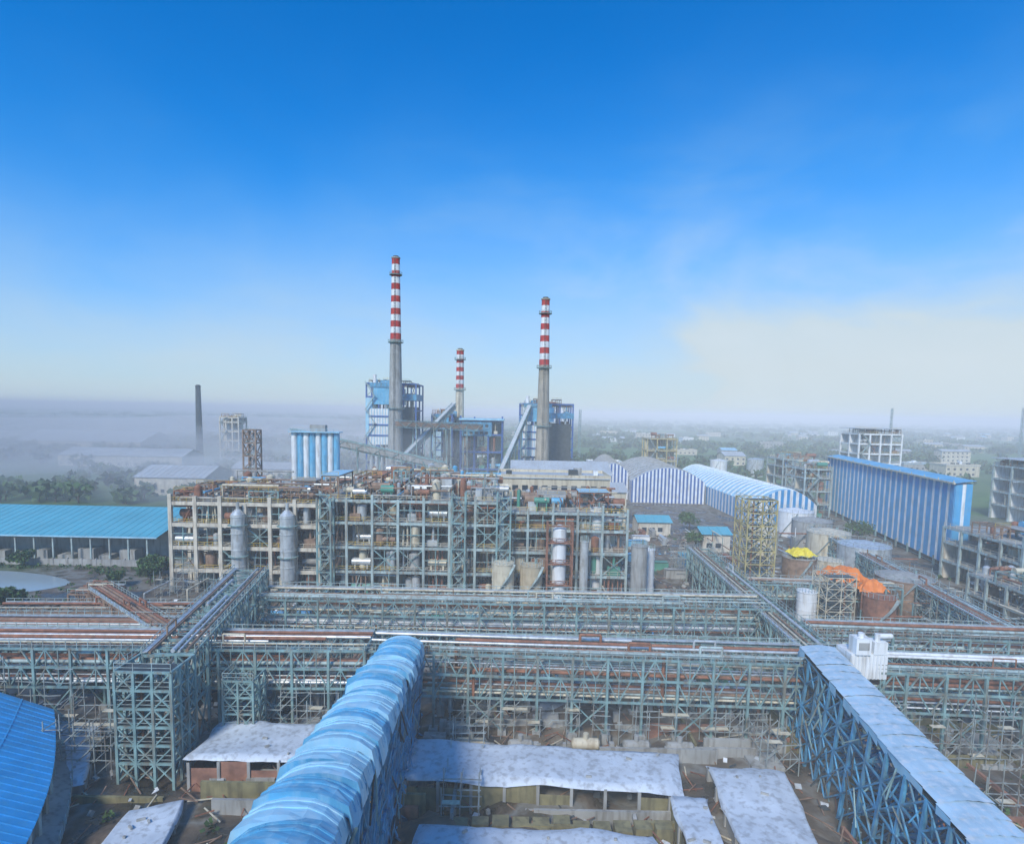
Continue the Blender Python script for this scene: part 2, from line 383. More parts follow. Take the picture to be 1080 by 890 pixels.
# ---------------------------------------------------------------- low sheeted roofs in the foreground yard
def sheet_roof(name,pts,z,walls=BRICK,roof=TARP,n=36,m_=16,sag=.45,tilt=0):
    o=Obj(name,(sum(p[0] for p in pts)/4,sum(p[1] for p in pts)/4,0)); r=o.part('roof_sheet',roof)
    A,B,C,D=[V((*p,z)) for p in pts]
    vs=[]
    for j in range(m_+1):
        for i in range(n+1):
            u=i/n;v=j/m_
            p=(A*(1-u)+B*u)*(1-v)+(D*(1-u)+C*u)*v
            e=.9*noise.noise(V((p.x*.15,p.y*.2,9))); e2=.8*noise.noise(V((p.x*.2,p.y*.25,4)))
            if j in(0,m_): p=p+V((0,e,0))
            if i in(0,n): p=p+V((e2,0,0))
            zz=p.z+sag*noise.noise(V((p.x*.13,p.y*.16,z)))+.22*abs(noise.noise(V((p.x*.35,p.y*.16,1))))+.05*noise.noise(V((p.x*1.4,p.y*1.0,1)))+tilt*v-(.5 if j in(0,m_) or i in(0,n) else 0)
            vs.append((p.x,p.y,zz))
    r.add(vs,[(j*(n+1)+i,j*(n+1)+i+1,(j+1)*(n+1)+i+1,(j+1)*(n+1)+i) for j in range(m_) for i in range(n)],True)
    for k in range(5):
        p=V(random.choice(vs)); o.part('weights',CONCG).beam(p+V((0,0,.15)),p+V((U(-.8,.8),U(-.4,.4),.15)),.2)
    w=o.part('walls',walls); q=[V((*p,0)) for p in pts]; c=(q[0]+q[1]+q[2]+q[3])/4
    for k in range(4):
        a=c+(q[k]-c)*.95;b_=c+(q[(k+1)%4]-c)*.95
        L=(b_-a).length; nn_=max(2,int(L/3.5))
        for i in range(nn_+1):
            p=a+(b_-a)*i/nn_; o.part('posts',CONCG).beam(p-V((0,0,2)),p+V((0,0,z-.5)),.35)
            if i<nn_ and R()<.7:
                p2=a+(b_-a)*(i+1)/nn_; hh=U(.5,1)*(z-.5)
                w.add([p+V((0,0,-2)),p2+V((0,0,-2)),p2+V((0,0,hh)),p+V((0,0,hh))],[(0,1,2,3)])
    o.done()
sheet_roof('sheeted_shed',[(-12.5,63.5),(19.8,62),(21.8,69.5),(-12.5,71.5)],3.0,OLIVE)
sheet_roof('sheeted_shed',[(17.8,48),(21.2,48),(22.4,62),(18.5,62.3)],2.8,OLIVE)
sheet_roof('sheeted_shed',[(22.5,44),(30,46),(34,67.5),(24.8,68.5)],2.4,CONCG)
sheet_roof('sheeted_shed',[(-9,42),(15.6,42),(15.2,56.0),(-9,57)],2.6,OLIVE)
sheet_roof('sheeted_shed',[(-38.5,66),(-23.5,66.5),(-24.5,74.5),(-38.5,75)],3.0)
sheet_roof('sheeted_shed',[(-54,62),(-49,64),(-56,77),(-65,77)],1.6,CONCG,TARP)
sheet_roof('sheeted_shed',[(-40,48),(-33,50),(-36,62),(-41,60)],1.2,CONCG,TARP)
sheet_roof('sheeted_shed',[(-29,42),(-21.5,42),(-20,60),(-24.5,63)],1.6,OLIVE,TARP)
sheet_roof('sheeted_shed',[(43,46),(60,48),(64,60),(48,58)],2.0,CONCG,ROOFW)
o=Obj('blue_roofed_shed',(-60,60,0)); r=o.part('roof',BLUED)
ridge0=V((-66,44,9.0));ridge1=V((-72,73,9.0)); ev0=V((-40.5,42,5.0)); ev9=V((-59.5,73.0,5.0))
N=30
for i in range(N):
    t=i/N;t2=(i+1)/N
    e0=ev0.lerp(ev9,t);e1=ev0.lerp(ev9,t2)
    e0.x+=2.2*math.sin(t*math.pi);e1.x+=2.2*math.sin(t2*math.pi)
    q0=ridge0.lerp(ridge1,t);q1=ridge0.lerp(ridge1,t2)
    r.quad(e0,e1,q1,q0); r.beam(e0+V((0,0,.05)),q0+V((0,0,.05)),.1)
    for u in(.33,.66): 
        a=e0.lerp(q0,u);b_=e1.lerp(q1,u); r.beam(a+V((0,0,.04)),b_+V((0,0,.04)),.18,.06)
    w=o.part('walls',CONCG); w.quad(V((e0.x-.8,e0.y,-1.5)),V((e1.x-.8,e1.y,-1.5)),V((e1.x-.8,e1.y,4.9)),V((e0.x-.8,e0.y,4.9)))
    if i%3==0: o.part('columns',STEEL2).beam((e0.x-.5,e0.y,-1.5),(e0.x-.5,e0.y,4.9),.4)
    w2=q0.copy();w2.x-=25;w2.z=5;w3=q1.copy();w3.x-=25;w3.z=5; r.quad(q0,q1,w3,w2)
    o.part('ledge_sheets',CONCG).quad(V((e0.x-.7,e0.y,2.2)),V((e1.x-.7,e1.y,2.2)),V((e1.x+1.4,e1.y+.5,1.4)),V((e0.x+1.4,e0.y+.5,1.4)))
    if i%2: o.part('ledge_rail',STEEL2).rail(V((e0.x+1.4,e0.y+.5,1.4)),V((e1.x+1.4,e1.y+.5,1.4)))
o.part('gable_wall',CONCG).quad(V((-60.5,72.9,0)),V((-97,72.9,0)),V((-97,72.9,5)),V((-72,72.9,8.9)),V((-60.5,72.9,5)))
o.done()

# foundations, trenches, low walls and clutter
o=Obj('concrete_foundations',(0,75,0)); c=o.part('walls',CONCG); e=o.part('brown_walls',BRICK); ol=o.part('olive_walls',OLIVE)
for k in range(90):
    x=U(-50,70);y=U(44,101)
    L=U(4,16);h=U(.4,2.0); q=random.choice([c,c,e,ol,ol])
    if abs(x+13)<6: continue
    if R()<.7: q.box(x,x+L,y,y+.35,-2,h)
    else: q.box(x,x+.35,y,y+L*.6,-2,h)
for k in range(40):
    x=U(-45,65);y=U(66,101); c.box(x,x+U(2,6),y,y+U(1.5,4),-2,U(.3,.9))
for k in range(12):
    ol.box(-8+k*2.2,-6.2+k*2.2,58.2+U(-.3,.3),59.8,-2,U(.7,1.5))
for k in range(90):
    x=U(-45,65);y=U(70,101); s=U(.4,.9); c.box(x,x+s,y,y+s,-2,U(.6,2.5))
o.done()
def tank_h(name,x,y,z,L,r,m,ax=0):
    o=Obj(name,(x,y,z)); t=o.part('shell',m); d=V((1,0,0))
    a=V((x,y,z+r+.8))-d*L/2;b_=a+d*L
    t.cyl(a,b_,r,n=16); t.cyl(a-d*r*.35,a,r*.55,r,16);t.cyl(b_,b_+d*r*.35,r,r*.55,16)
    for f in(.2,.8):
        p=a+d*L*f; o.part('saddles',CONCG).box(p.x-.3,p.x+.3,p.y-r*.8,p.y+r*.8,z-1.4,z+1.1)
    p=a+d*L*.5; t.cyl(p,p+V((0,0,r+.7)),.35); o.part('pipe',RUST).cyl(p+V((0,0,r)),p+V((1.2,.5,-r)),.1)
    o.done()
for k in range(9): tank_h('horizontal_tank',-10+k*5.6+U(-.9,.9),87+U(-1,1),0,4.2,1.25,random.choice([CREAM,CREAM,CONCG,WHITE]))
for k in range(6): tank_h('horizontal_tank',-46+k*5.8,88+U(-1,1),0,4,1.0,random.choice([RUST,CONCG,CREAM]))
for k in range(5): tank_h('horizontal_tank',-4+k*7+U(-1.2,1.2),74+U(-.4,.4),-.6,U(2.6,4),U(.6,.85),random.choice([CREAM,CONCG,OLIVE,BROWN]))
def tank_v(name,x,y,r,h,m,z=0,rings=3,domeh=None,ladder=True,roofm=None):
    o=Obj(name,(x,y,z)); t=o.part('shell',m); t.cyl((x,y,z-.3),(x,y,z+h),r,n=28)
    (o.part('roof',roofm) if roofm else t).cyl((x,y,z+h),(x,y,z+h+(domeh or r*.18)),r*1.01,r*.12,28)
    for k in range(rings): t.cyl((x,y,z+h*(k+1)/(rings+1)),(x,y,z+h*(k+1)/(rings+1)+.12),r+.06,n=28)
    t.cyl((x,y,z+h-.15),(x,y,z+h+.03),r+.12,n=28)
    rr=o.part('handrail',STEEL2)
    pr=None
    for k in range(21):
        a=2*math.pi*k/20; p=V((x+r*math.cos(a),y+r*math.sin(a),z+h)); rr.beam(p,p+V((0,0,1.1)),.07)
        if pr: rr.beam(pr+V((0,0,1.1)),p+V((0,0,1.1)),.07)
        pr=p
    if ladder and r>2.5:
        for k in range(14):
            a=math.pi*1.1+k*.07*3/r*2; z0=z+h*k/14; a2=a+.14*3/r
            rr.beam((x+(r+.5)*math.cos(a),y+(r+.5)*math.sin(a),z0),(x+(r+.5)*math.cos(a2),y+(r+.5)*math.sin(a2),z0+h/14),.7,.15)
    o.part('nozzle',STEEL).cyl((x+r*.4,y,z+h),(x+r*.4,y,z+h+1.4),.25)
    o.part('nozzle',STEEL).cyl((x-r*.2,y-r-.1,z+1),(x-r*.2,y-r-1.2,z+1),.3)
    o.done()
tank_v('storage_tank',99,160,6.6,10,SILVER)
tank_v('storage_tank',91,131,6.0,9.0,BROWN,roofm=CONCG)
tank_v('storage_tank',100,180,6.2,9.5,CREAM)
tank_v('storage_tank',105,200,6.4,9.5,CONCG)
tank_v('storage_tank',109,220,6.4,9.5,WHITE)
tank_v('storage_tank',84,190,4.5,8,CREAM)
tank_v('storage_tank',76,131,4,9,BROWN,roofm=BROWN)
tank_v('storage_tank',79,121,3.2,7.5,RUST)
tank_v('storage_tank',70.5,131,2.6,8,CONCG)
tank_v('storage_tank',73,144,4,10,BROWN,roofm=CONCG)
tank_v('storage_tank',64,122,2,8,WHITE)
tank_v('storage_tank',84,150,3.2,8,CREAM)
def tarp(name,m,cx,cy,z,w,d,drop):
    o=Obj(name,(cx,cy,z)); t=o.part('cloth',m); N=14; vs=[]
    for j in range(N+1):
        for i in range(N+1):
            u=-1+2*i/N;v=-1+2*j/N; rr=max(abs(u),abs(v))
            zz=z-max(0,rr-.55)*drop*2.2+.8*noise.noise(V((u*2.2,v*2.2,cx)))+.4*noise.noise(V((u*6,v*6,cx)))
            vs.append((cx+u*w/2*(1+.25*noise.noise(V((u*2,v*2,5)))),cy+v*d/2*(1+.25*noise.noise(V((u*2,v*2,8)))),zz))
    t.add(vs,[(j*(N+1)+i,j*(N+1)+i+1,(j+1)*(N+1)+i+1,(j+1)*(N+1)+i) for j in range(N) for i in range(N)],False); o.done()
tarp('orange_tarpaulin',ORANGE,75.8,129.5,11.2,8,8,2.2)
tarp('orange_tarpaulin',ORANGE,79,124.5,9.8,6,5,2)
tarp('yellow_tarpaulin',YTARP,73,143,12.2,6,5,1.2)
# ---------------------------------------------------------------- open frame buildings
EQ=[('vessels_lagged',SILVER),('vessels_cream',CREAM),('vessels_rusty',RUST),('vessels_grey',CONCG),('equipment_green',GREENP),('equipment_blue',SHEETB),('equipment_brown',BROWN)]
def frame(o,xs,ys,zs,fm,fname,cw=.6,slab=.9,equip=.7,wallm=None,wallp=.3,brace=.15,rail=True,frontfree=False,bmat=None):
    s=o.part(fname,fm); bm=o.part('bracing',bmat or STEEL)
    for i,x in enumerate(xs):
        for j,y in enumerate(ys):
            s.beam((x,y,-.5),(x,y,zs[-1]+(U(0,2.5) if j==0 and equip>.7 else 0)),cw)
    for z in zs[1:]:
        for y in ys: s.beam((xs[0],y,z-.3),(xs[-1],y,z-.3),cw*.62,cw)
        for x in xs: s.beam((x,ys[0],z-.32),(x,ys[-1],z-.32),cw*.6,cw*.95)
    for k in range(len(zs)):
        z=zs[k]; H=(zs[k+1]-z) if k<len(zs)-1 else 4
        for i in range(len(xs)-1):
            x0,x1=xs[i],xs[i+1]
            for j in range(len(ys)-1):
                y0,y1=ys[j],ys[j+1]
                if k and R()<slab: o.part('floors',CONCG).box(x0+.3,x1-.3,y0+(.3 if j or not frontfree else 1.2),y1-.3,z-.12,z+.03)
                if k==len(zs)-1: continue
                for rep in range(2 if j==0 and equip>.7 else 1):
                  if j<3 and R()<equip:
                    nm,mm=random.choices(EQ,(4,3,4,1.5,.6,.5,5))[0]; q=o.part(nm,mm); c=R()
                    cx=(x0+x1)/2+U(-1.6,1.6);cy=y0+U(.9,4)
                    if c<.38:
                        r=U(.5,1.4);h=H*U(.45,.85); q.cyl((cx,cy,z+.4),(cx,cy,z+h),r,n=12); q.cyl((cx,cy,z+h),(cx,cy,z+h+r*.4),r,r*.3,12)
                        q.cyl((cx,cy,z),(cx,cy,z+.5),r*.8,n=8)
                    elif c<.6:
                        r=U(.4,1.0); zc=z+r+U(.5,1.2); q.cyl((x0+.8,cy,zc),(x1-.8,cy,zc),r,n=12); q.box(x0+1.4,x0+1.8,cy-r*.7,cy+r*.7,z,zc); q.box(x1-1.8,x1-1.4,cy-r*.7,cy+r*.7,z,zc)
                    elif c<.8:
                        for w in range(random.randint(2,5)):
                            xx=x0+1+w*1.1; q.cyl((xx,cy+U(-.8,1),z),(xx,cy+U(-.8,1),z+H),U(.12,.3),n=7)
                    else:
                        q.box(cx-U(.8,1.8),cx+U(.8,1.8),cy-.8,cy+.8,z+.05,z+U(1,2.4)); q.cyl((cx,cy,z+1),(cx,cy,z+H-.6),.3,n=7)
                if j<2 and R()<.8:
                    for w in range(random.randint(1,4)):
                        nm,mm=random.choices(PM,(5,3,2,2,4,1))[0]
                        yy=y0+U(.6,5);zz=z+H-U(.6,1.8); x2=xs[min(len(xs)-1,i+random.randint(1,3))]
                        o.part(nm,mm).cyl((x0,yy,zz),(x2,yy,zz),U(.1,.26),n=7)
                        if R()<.5: o.part(nm,mm).cyl((x0+U(1,5),yy,z),(x0+U(1,5),yy,zz),U(.08,.2),n=7)
            if k<len(zs)-1:
                if equip>.7 and R()<.6:
                    xm=x0+(x1-x0)*U(.35,.65); bm.beam((xm,ys[0]+.05,z),(xm,ys[0]+.05,z+H-.4),.2)
                    zm_=z+H*U(.4,.6); bm.beam((x0,ys[0]+.03,zm_),(x1,ys[0]+.03,zm_),.2)
                if R()<brace:
                    bm.beam((x0,ys[0],z),(x1,ys[0],z+H-.5),.24); bm.beam((x1,ys[0],z),(x0,ys[0],z+H-.5),.24)
                if wallm and R()<wallp: o.part('infill_walls',wallm).box(x0+.3,x1-.3,ys[-1]-.25,ys[-1]-.05,z+.05,z+H-.7)
                if wallm and len(ys)>2 and R()<wallp*.6: o.part('infill_walls',wallm).box(x0+.3,x1-.3,ys[1]-.1,ys[1]+.1,z+.05,z+H*.8)
            if rail and k: o.part(*random.choice([('handrails',CREAM),('handrails_yellow',YEL)])).rail((x0,ys[0]-.1,z+.02),(x1,ys[0]-.1,z+.02),1.1,.08,1.6)
        if k and rail: o.part('handrails',CREAM).rail((xs[0]-.1,ys[0],z),(xs[0]-.1,ys[-1],z)); o.part('handrails',CREAM).rail((xs[-1]+.1,ys[0],z),(xs[-1]+.1,ys[-1],z))
def stairs(o,x,y,zs,w=5,m=STEEL2,ax=0):
    p=o.part('stairs',m)
    for k in range(len(zs)-1):
        a,b_=(x,x+w) if k%2==0 else (x+w,x)
        p.beam((a,y,zs[k]),(b_,y,zs[k+1]),1.1,.22); p.rail((a,y-.55,zs[k]),(b_,y-.55,zs[k+1]),1.0,.08,1.5)
        p.box(b_-1,b_+1,y-.6,y+.6,zs[k+1]-.1,zs[k+1])
def roof_clutter(o,x0,x1,y0,y1,z,n,hmax=5):
    for k in range(n):
        x=U(x0+1,x1-1);y=U(y0+1,y1-1); nm,mm=random.choices(EQ,(4,3,4,2,.5,.4,5))[0]; q=o.part('roof_'+nm,mm); c=R()
        if c<.3: r=U(.4,1.1);h=U(1.5,hmax); q.cyl((x,y,z),(x,y,z+h),r,n=12); q.cyl((x,y,z+h),(x,y,z+h+r*.5),r,r*.3,12)
        elif c<.5: r=U(.5,1.1);L=U(2.5,6);zc=z+U(1.2,3); q.cyl((x,y,zc),(x+L,y,zc),r,n=12); q.box(x+.5,x+.8,y-.5,y+.5,z,zc);q.box(x+L-.8,x+L-.5,y-.5,y+.5,z,zc)
        elif c<.72: 
            L=U(5,18);zc=z+U(.6,hmax); q.cyl((x,y,zc),(min(x+L,x1),y,zc),U(.12,.35),n=7); q.cyl((x,y,zc),(x,y,z-1),U(.12,.3),n=7)
        elif c<.85: L=U(4,14);zc=z+U(.6,hmax*.8); q.cyl((x,y0,zc),(x,min(y0+L,y1),zc),U(.12,.3),n=7)
        else: q.box(x,x+U(1,3),y,y+U(1,3),z,z+U(1,2.5))
    x=x0
    while x<x1-6:
        s=o.part(*random.choice([('roof_frames',STEEL),('roof_frames_rusty',RUST),('roof_frames_brown',BROWN)]))
        h=U(2.2,hmax); ya=U(y0,y0+(y1-y0)*.4);yb=ya+U(5,(y1-y0)*.5); w=random.choice([4,5,6,7])
        if R()<.8:
            for xx in(x,x+w/2,x+w):
                for yy in(ya,yb): s.beam((xx,yy,z),(xx,yy,z+h),.28)
                s.beam((xx,ya,z+h),(xx,yb,z+h),.28)
            for yy in(ya,yb): s.beam((x,yy,z+h+.02),(x+w,yy,z+h+.02),.28); s.beam((x,yy,z+h*.5),(x+w,yy,z+h*.5),.18)
            s.beam((x,ya,z),(x+w,ya,z+h),.16)
            o.part('handrails_yellow',YEL).rail((x,ya,z+h),(x+w,ya,z+h))
            if R()<.35:
                mm=random.choice([SHEETL,ROOFW,CONCG]); o.part('small_roof_'+mm.name,mm).box(x-.3,x+w+.3,ya-.3,yb+.3,z+h+.2,z+h+.32)
        x+=w+U(0,3)
o=Obj('process_plant_building',(-28,155,0))
ys=[138,146,154,163,172]
zl=[0,5.6,11.2,16.8,22.0]; zm=[0,6,12,18,23.4]; zr=[0,5.8,11.5,17,21.2]
frame(o,[-82+6.0*i for i in range(7)],ys,zl,CONC,'concrete_frame',.85,.85,.85,BEIGE,.5,.06,True,True)
frame(o,[-45.8+6.2*i for i in range(8)],ys,zm,STEEL2,'steel_frame',.6,.8,.95,BEIGE,.5,.15,True,True)
frame(o,[-1.9+6.0*i for i in range(6)],ys[:4],zr,STEEL2,'steel_frame_east',.55,.8,.9,BEIGE,.5,.12)
roof_clutter(o,-82,-46,138,172,22.0,70,4.5); roof_clutter(o,-46,-3,138,172,23.4,120,5.5); roof_clutter(o,-2,28,138,160,21.2,55,4.5)
roof_clutter(o,-40,-15,146,172,26,25,4); roof_clutter(o,-82,-46,138,150,22.1,15,4)
for x in(-14,-3.3,-45.8):
    for xx in(x,x+3.2):
        for yy in(135.2,137.6): o.part('stair_frame',STEEL).beam((xx,yy,0),(xx,yy,26 if x>-40 else 24),.4)
    for k in range(1,9):
        z=k*3.1; o.part('stair_frame',STEEL).beam((x,135.2,z),(x+3.2,135.2,z),.28); o.part('stair_frame',STEEL).beam((x,135.2,z-3.1),(x+3.2,135.2,z),.2)
    stairs(o,x+.3,136.4,[i*3.1 for i in range(9)],2.6)
q=o.part('tall_columns',SILVER)
for x,r in((-65,1.6),(-53.2,1.75)):
    q.cyl((x,136.3,4),(x,136.3,19.6),r,n=18); q.cyl((x,136.3,19.6),(x,136.3,20.8),r,r*.35,18); q.cyl((x,136.3,0),(x,136.3,4),r*.8,r*.8,12); q.cyl((x,136.3,20.8),(x,136.3,22.5),.4)
    for z in(7,11,15,19): q.cyl((x,136.3,z),(x,136.3,z+.2),r+.12,n=18)
    for z in(9.5,17): o.part('column_platform',STEEL).cyl((x,136.3,z),(x,136.3,z+.12),r+.7,n=14)
q=o.part('white_column',WHITE); q.cyl((11.5,134,1),(11.5,134,18),1.6,n=16); q.cyl((11.5,134,18),(11.5,134,19),1.6,.5,16)
G=o.part('column_gallery',RUST)
for z in(5,10,15): G.cyl((11.5,134,z),(11.5,134,z+.2),2.2,n=12)
for x in(8.6,14.4):
    for y in(132.2,136): G.beam((x,y,0),(x,y,19.5),.35)
    for z in(5,10,15,19): G.beam((x,132.2,z),(x,136,z),.3)
for z in(5,10,15,19):
    G.beam((8.6,132.2,z),(14.4,132.2,z),.3); G.rail((8.6,132.2,z),(14.4,132.2,z),1.1,.1,1.5)
o.done()
tank_v('process_tank',-1.6,133,2.6,10,CREAM,rings=4); tank_v('process_tank',5.0,133,2.6,9.6,mat('buff_paint',(.50,.41,.27),.6,0,.2,.5,(.3,.2,.1),.5),rings=4)
tank_v('process_tank',30.8,136,1.9,14,CONCG,rings=5); tank_v('process_tank',34,141,1.7,12,WHITE,rings=4); tank_v('process_tank',17.5,135,1.0,15,SILVER,rings=5); tank_v('process_tank',21.0,141,1.6,22,WHITE,rings=5)

def windows(o,x0,x1,y,z0,floors,fh,step=4):
    g_=o.part('windows',GLASS); t=o.part('sills',WHITE)
    for k in range(floors):
        x=x0+1.2
        while x+1.8<x1:
            g_.box(x,x+1.8,y-.06,y+.1,z0+k*fh+1,z0+k*fh+2.6); t.box(x-.1,x+1.9,y-.2,y,z0+k*fh+.85,z0+k*fh+.98); x+=step
def block(name,x0,x1,y0,y1,h,wm=BEIGE,rm=ROOFW,fh=4,step=4,pitched=False,side=True):
    o=Obj(name,((x0+x1)/2,(y0+y1)/2,0)); w=o.part('walls',wm)
    w.box(x0,x1,y0,y1,-.3,h)
    windows(o,x0,x1,y0,.3,max(1,int(h/fh)),fh,step)
    if pitched:
        r=o.part('roof',rm); ym=(y0+y1)/2; rh=(y1-y0)*.16; a=.7
        r.quad((x0-a,y0-a,h-.1),(x1+a,y0-a,h-.1),(x1+a,ym,h+rh),(x0-a,ym,h+rh)); r.quad((x0-a,ym,h+rh),(x1+a,ym,h+rh),(x1+a,y1+a,h-.1),(x0-a,y1+a,h-.1))
        w.add([(x0,y0,h),(x0,y1,h),(x0,ym,h+rh-.1)],[(0,1,2)]); w.add([(x1,y0,h),(x1,y1,h),(x1,ym,h+rh-.1)],[(0,1,2)])
        k=x0
        while k<x1: r.beam((k,y0-a,h),(k,ym,h+rh+.08),.15); k+=3
    else:
        r=o.part('roof_slab',rm); r.box(x0-.4,x1+.4,y0-.4,y1+.4,h,h+.35)
        for (a,b_,c,d) in((x0-.2,x1+.2,y0-.2,y0),(x0-.2,x1+.2,y1,y1+.2),(x0-.2,x0,y0,y1),(x1,x1+.2,y0,y1)): w.box(a,b_,c,d,h+.35,h+1.2)
        for k in range(random.randint(2,5)):
            x=U(x0,x1-3);y=U(y0,y1-3); mm=random.choice([WHITE,CONCG,DARK]); o.part('roof_units_'+mm.name,mm).box(x,x+U(1,3),y,y+U(1,3),h+.35,h+U(1.2,3))
        x=U(x0+1,x1-1); o.part('water_tank',DARK).cyl((x,y0+2,h+.35),(x,y0+2,h+2.2),.9)
    o.done()
block('long_beige_building',-4,30,176,192,25,BEIGE,ROOFW,5,3)
block('long_beige_building',-60,-8,180,196,21,BEIGE,CONCG,5,4)

# ---------------------------------------------------------------- striped blue cladding building (right)
o=Obj('striped_warehouse',(145,228,0))
A=V((131,170,0));B=V((153,281,0)); d=(B-A).normalized(); nn=V((d.y,-d.x,0)); L=(B-A).length; H=26.5
bl=o.part('blue_cladding',mat('cladding_blue',(.08,.37,.64),.45,.1,.12,.3,(.18,.40,.58),.5)); wh=o.part('white_cladding',WHITE); npn=26
for k in range(npn):
    t0=k*L/npn;t1=t0+L/npn*.66;t2=(k+1)*L/npn; z0=2.0
    for a,b_,q in((t0,t1,bl),(t1,t2,wh)):
        p=A+d*a;r=A+d*b_
        q.quad(p+V((0,0,z0)),r+V((0,0,z0)),r+V((0,0,H)),p+V((0,0,H)))
        m_=4 if q is bl else 2
        for i in range(m_):
            u=p+(r-p)*((i+.5)/m_)-nn*.06; q.beam(u+V((0,0,z0)),u+V((0,0,H)),.3,.14)
DP=4.4
for a,b_,q in((0,1.8,bl),(1.8,2.7,wh),(2.7,DP,bl)):
    for E in(A,B):
        p=E+nn*a;r=E+nn*b_; q.quad(p+V((0,0,2)),r+V((0,0,2)),r+V((0,0,H)),p+V((0,0,H)))
for k in range(9):
    z=H*k/8*.97+.6; o.part('girts',STEEL).beam(A+V((0,0,z))+nn*.3,B+V((0,0,z))+nn*.3,.2)
tr=o.part('roof',SHEETB); e=.8
a0=A-nn*e-d*e+V((0,0,H+.1));a1=B-nn*e+d*e+V((0,0,H+.1));c0=A+nn*(DP+.6)-d*e+V((0,0,H+1.1));c1=B+nn*(DP+.6)+d*e+V((0,0,H+1.1))
tr.quad(a0,a1,c1,c0)
bl.quad(A+nn*DP,B+nn*DP,B+nn*DP+V((0,0,H)),A+nn*DP+V((0,0,H)))
o.part('gutter',CREAM).beam(a0,a1,.5,.5)
for k in range(14):
    p=A+d*(L*k/13)-nn*.2; o.part('columns',STEEL).beam(p,p+V((0,0,3)),.5); 
    p2=p-nn*.5+V((0,0,H)); o.part('gutter',CREAM).beam(p2,p2+V((0,0,.9)),.2)
o.done()
# ---------------------------------------------------------------- barrel-roofed sheds
def barrel(name,A,B,width,eave,rise,rm,ribs=20,ns=26,ribm=WHITE,gb=NAVY):
    A=V((*A,0));B=V((*B,0));d=(B-A).normalized();nn=V((d.y,-d.x,0));L=(B-A).length
    o=Obj(name,(A+B)/2); r=o.part('roof',rm); n_=18
    def prof(t): return nn*(t*width/2)+V((0,0,eave+rise*(1-t*t)))
    m_=ribs
    for k in range(m_):
        p=A+d*(L*k/m_);q=A+d*(L*(k+.8)/m_);q2=A+d*(L*(k+1)/m_)
        pts=[prof(-1+2*i/n_) for i in range(n_+1)]
        r.add([p+x for x in pts]+[q+x for x in pts],[(i,i+1,n_+2+i,n_+1+i) for i in range(n_)],True)
        up=[x+V((0,0,.45)) for x in pts]
        o.part('ribs',ribm).add([q+x for x in up]+[q2+x for x in up],[(i,i+1,n_+2+i,n_+1+i) for i in range(n_)],True)
        o.part('ribs',ribm).add([q+x for x in up]+[q+x-V((0,0,.5)) for x in pts],[(i,i+1,n_+2+i,n_+1+i) for i in range(n_)])
    for E in(A,B):
        for i in range(ns):
            t0=-1+2*i/ns;t1=-1+2*(i+1)/ns
            q=o.part('gable_blue',gb) if i%2==0 else o.part('gable_white',WHITE)
            q.quad(E+nn*(t0*width/2),E+nn*(t1*width/2),E+prof(t1),E+prof(t0))
    for w in(-1,1):
        a=A+nn*(w*width/2);b_=B+nn*(w*width/2); ns2=int(L/2)
        for i in range(ns2):
            p=a+(b_-a)*i/ns2;q=a+(b_-a)*(i+1)/ns2
            (o.part('gable_blue',gb) if i%2 else o.part('gable_white',WHITE)).quad(p,q,q+V((0,0,eave)),p+V((0,0,eave)))
    o.done()
barrel('barrel_roof_shed',(113,236),(112,350),25,9,6.5,SHEETL,24,20,WHITE,BLUED)
barrel('barrel_roof_shed',(80,295),(84,370),37,11,7,ROOFW,10,40,CONCG)
barrel('barrel_roof_shed',(54,305),(59,370),15,14,5,ROOFW,8,16,CONCG)
block('pitched_shed',0,44,255,285,18,CONC,ROOFW,6,4,True)
block('pitched_shed',22,46,230,248,14,BEIGE,ROOFW,5,4,True)
block('pitched_shed',-55,-12,225,250,14,CONC,ROOFW,5,4,True)
# ---------------------------------------------------------------- chimneys
def chimney(name,x,y,r0,r1,h,zb,nb,gm=CONCG):
    o=Obj(name,(x,y,0)); rr=lambda z:r0+(r1-r0)*z/h
    c=o.part('concrete_shaft',gm); c.cyl((x,y,-.5),(x,y,zb),r0,rr(zb),24,False)
    for k in range(nb):
        z0=zb+(h-zb)*k/nb;z1=zb+(h-zb)*(k+1)/nb
        (o.part('red_bands',RED) if (nb-1-k)%2==0 else o.part('white_bands',WHITE)).cyl((x,y,z0),(x,y,z1),rr(z0),rr(z1),24,False)
    c.cyl((x,y,h-.2),(x,y,h+.5),r1+.3,r1+.3,24); o.part('flue',DARK).cyl((x,y,h),(x,y,h+1.2),r1*.7,r1*.7,16)
    for z in((zb*.55,zb*.98,h*.93) if nb else ()):
        p=o.part('platforms',STEEL); p.cyl((x,y,z),(x,y,z+.3),rr(z)+1.2,n=16)
        for k in range(16):
            a=2*math.pi*k/16;a2=2*math.pi*(k+1)/16;q=rr(z)+1.1
            p.beam((x+q*math.cos(a),y+q*math.sin(a),z+.3),(x+q*math.cos(a),y+q*math.sin(a),z+1.4),.12); p.beam((x+q*math.cos(a),y+q*math.sin(a),z+1.4),(x+q*math.cos(a2),y+q*math.sin(a2),z+1.4),.12)
    l_=o.part('ladder',DARK)
    for w in(-.35,.35): l_.beam((x+w,y-r0-.25,0),(x+w,y-r1-.25,h),.12)
    z=0
    while z<h: q=rr(z)+.25; l_.beam((x-.35,y-q,z),(x+.35,y-q,z),.1); z+=1.5
    o.done()
chimney('striped_chimney',-64.5,320,4.6,2.1,126,83,13)
chimney('striped_chimney',-33,360,3.2,2.2,82,59,9,CREAM)
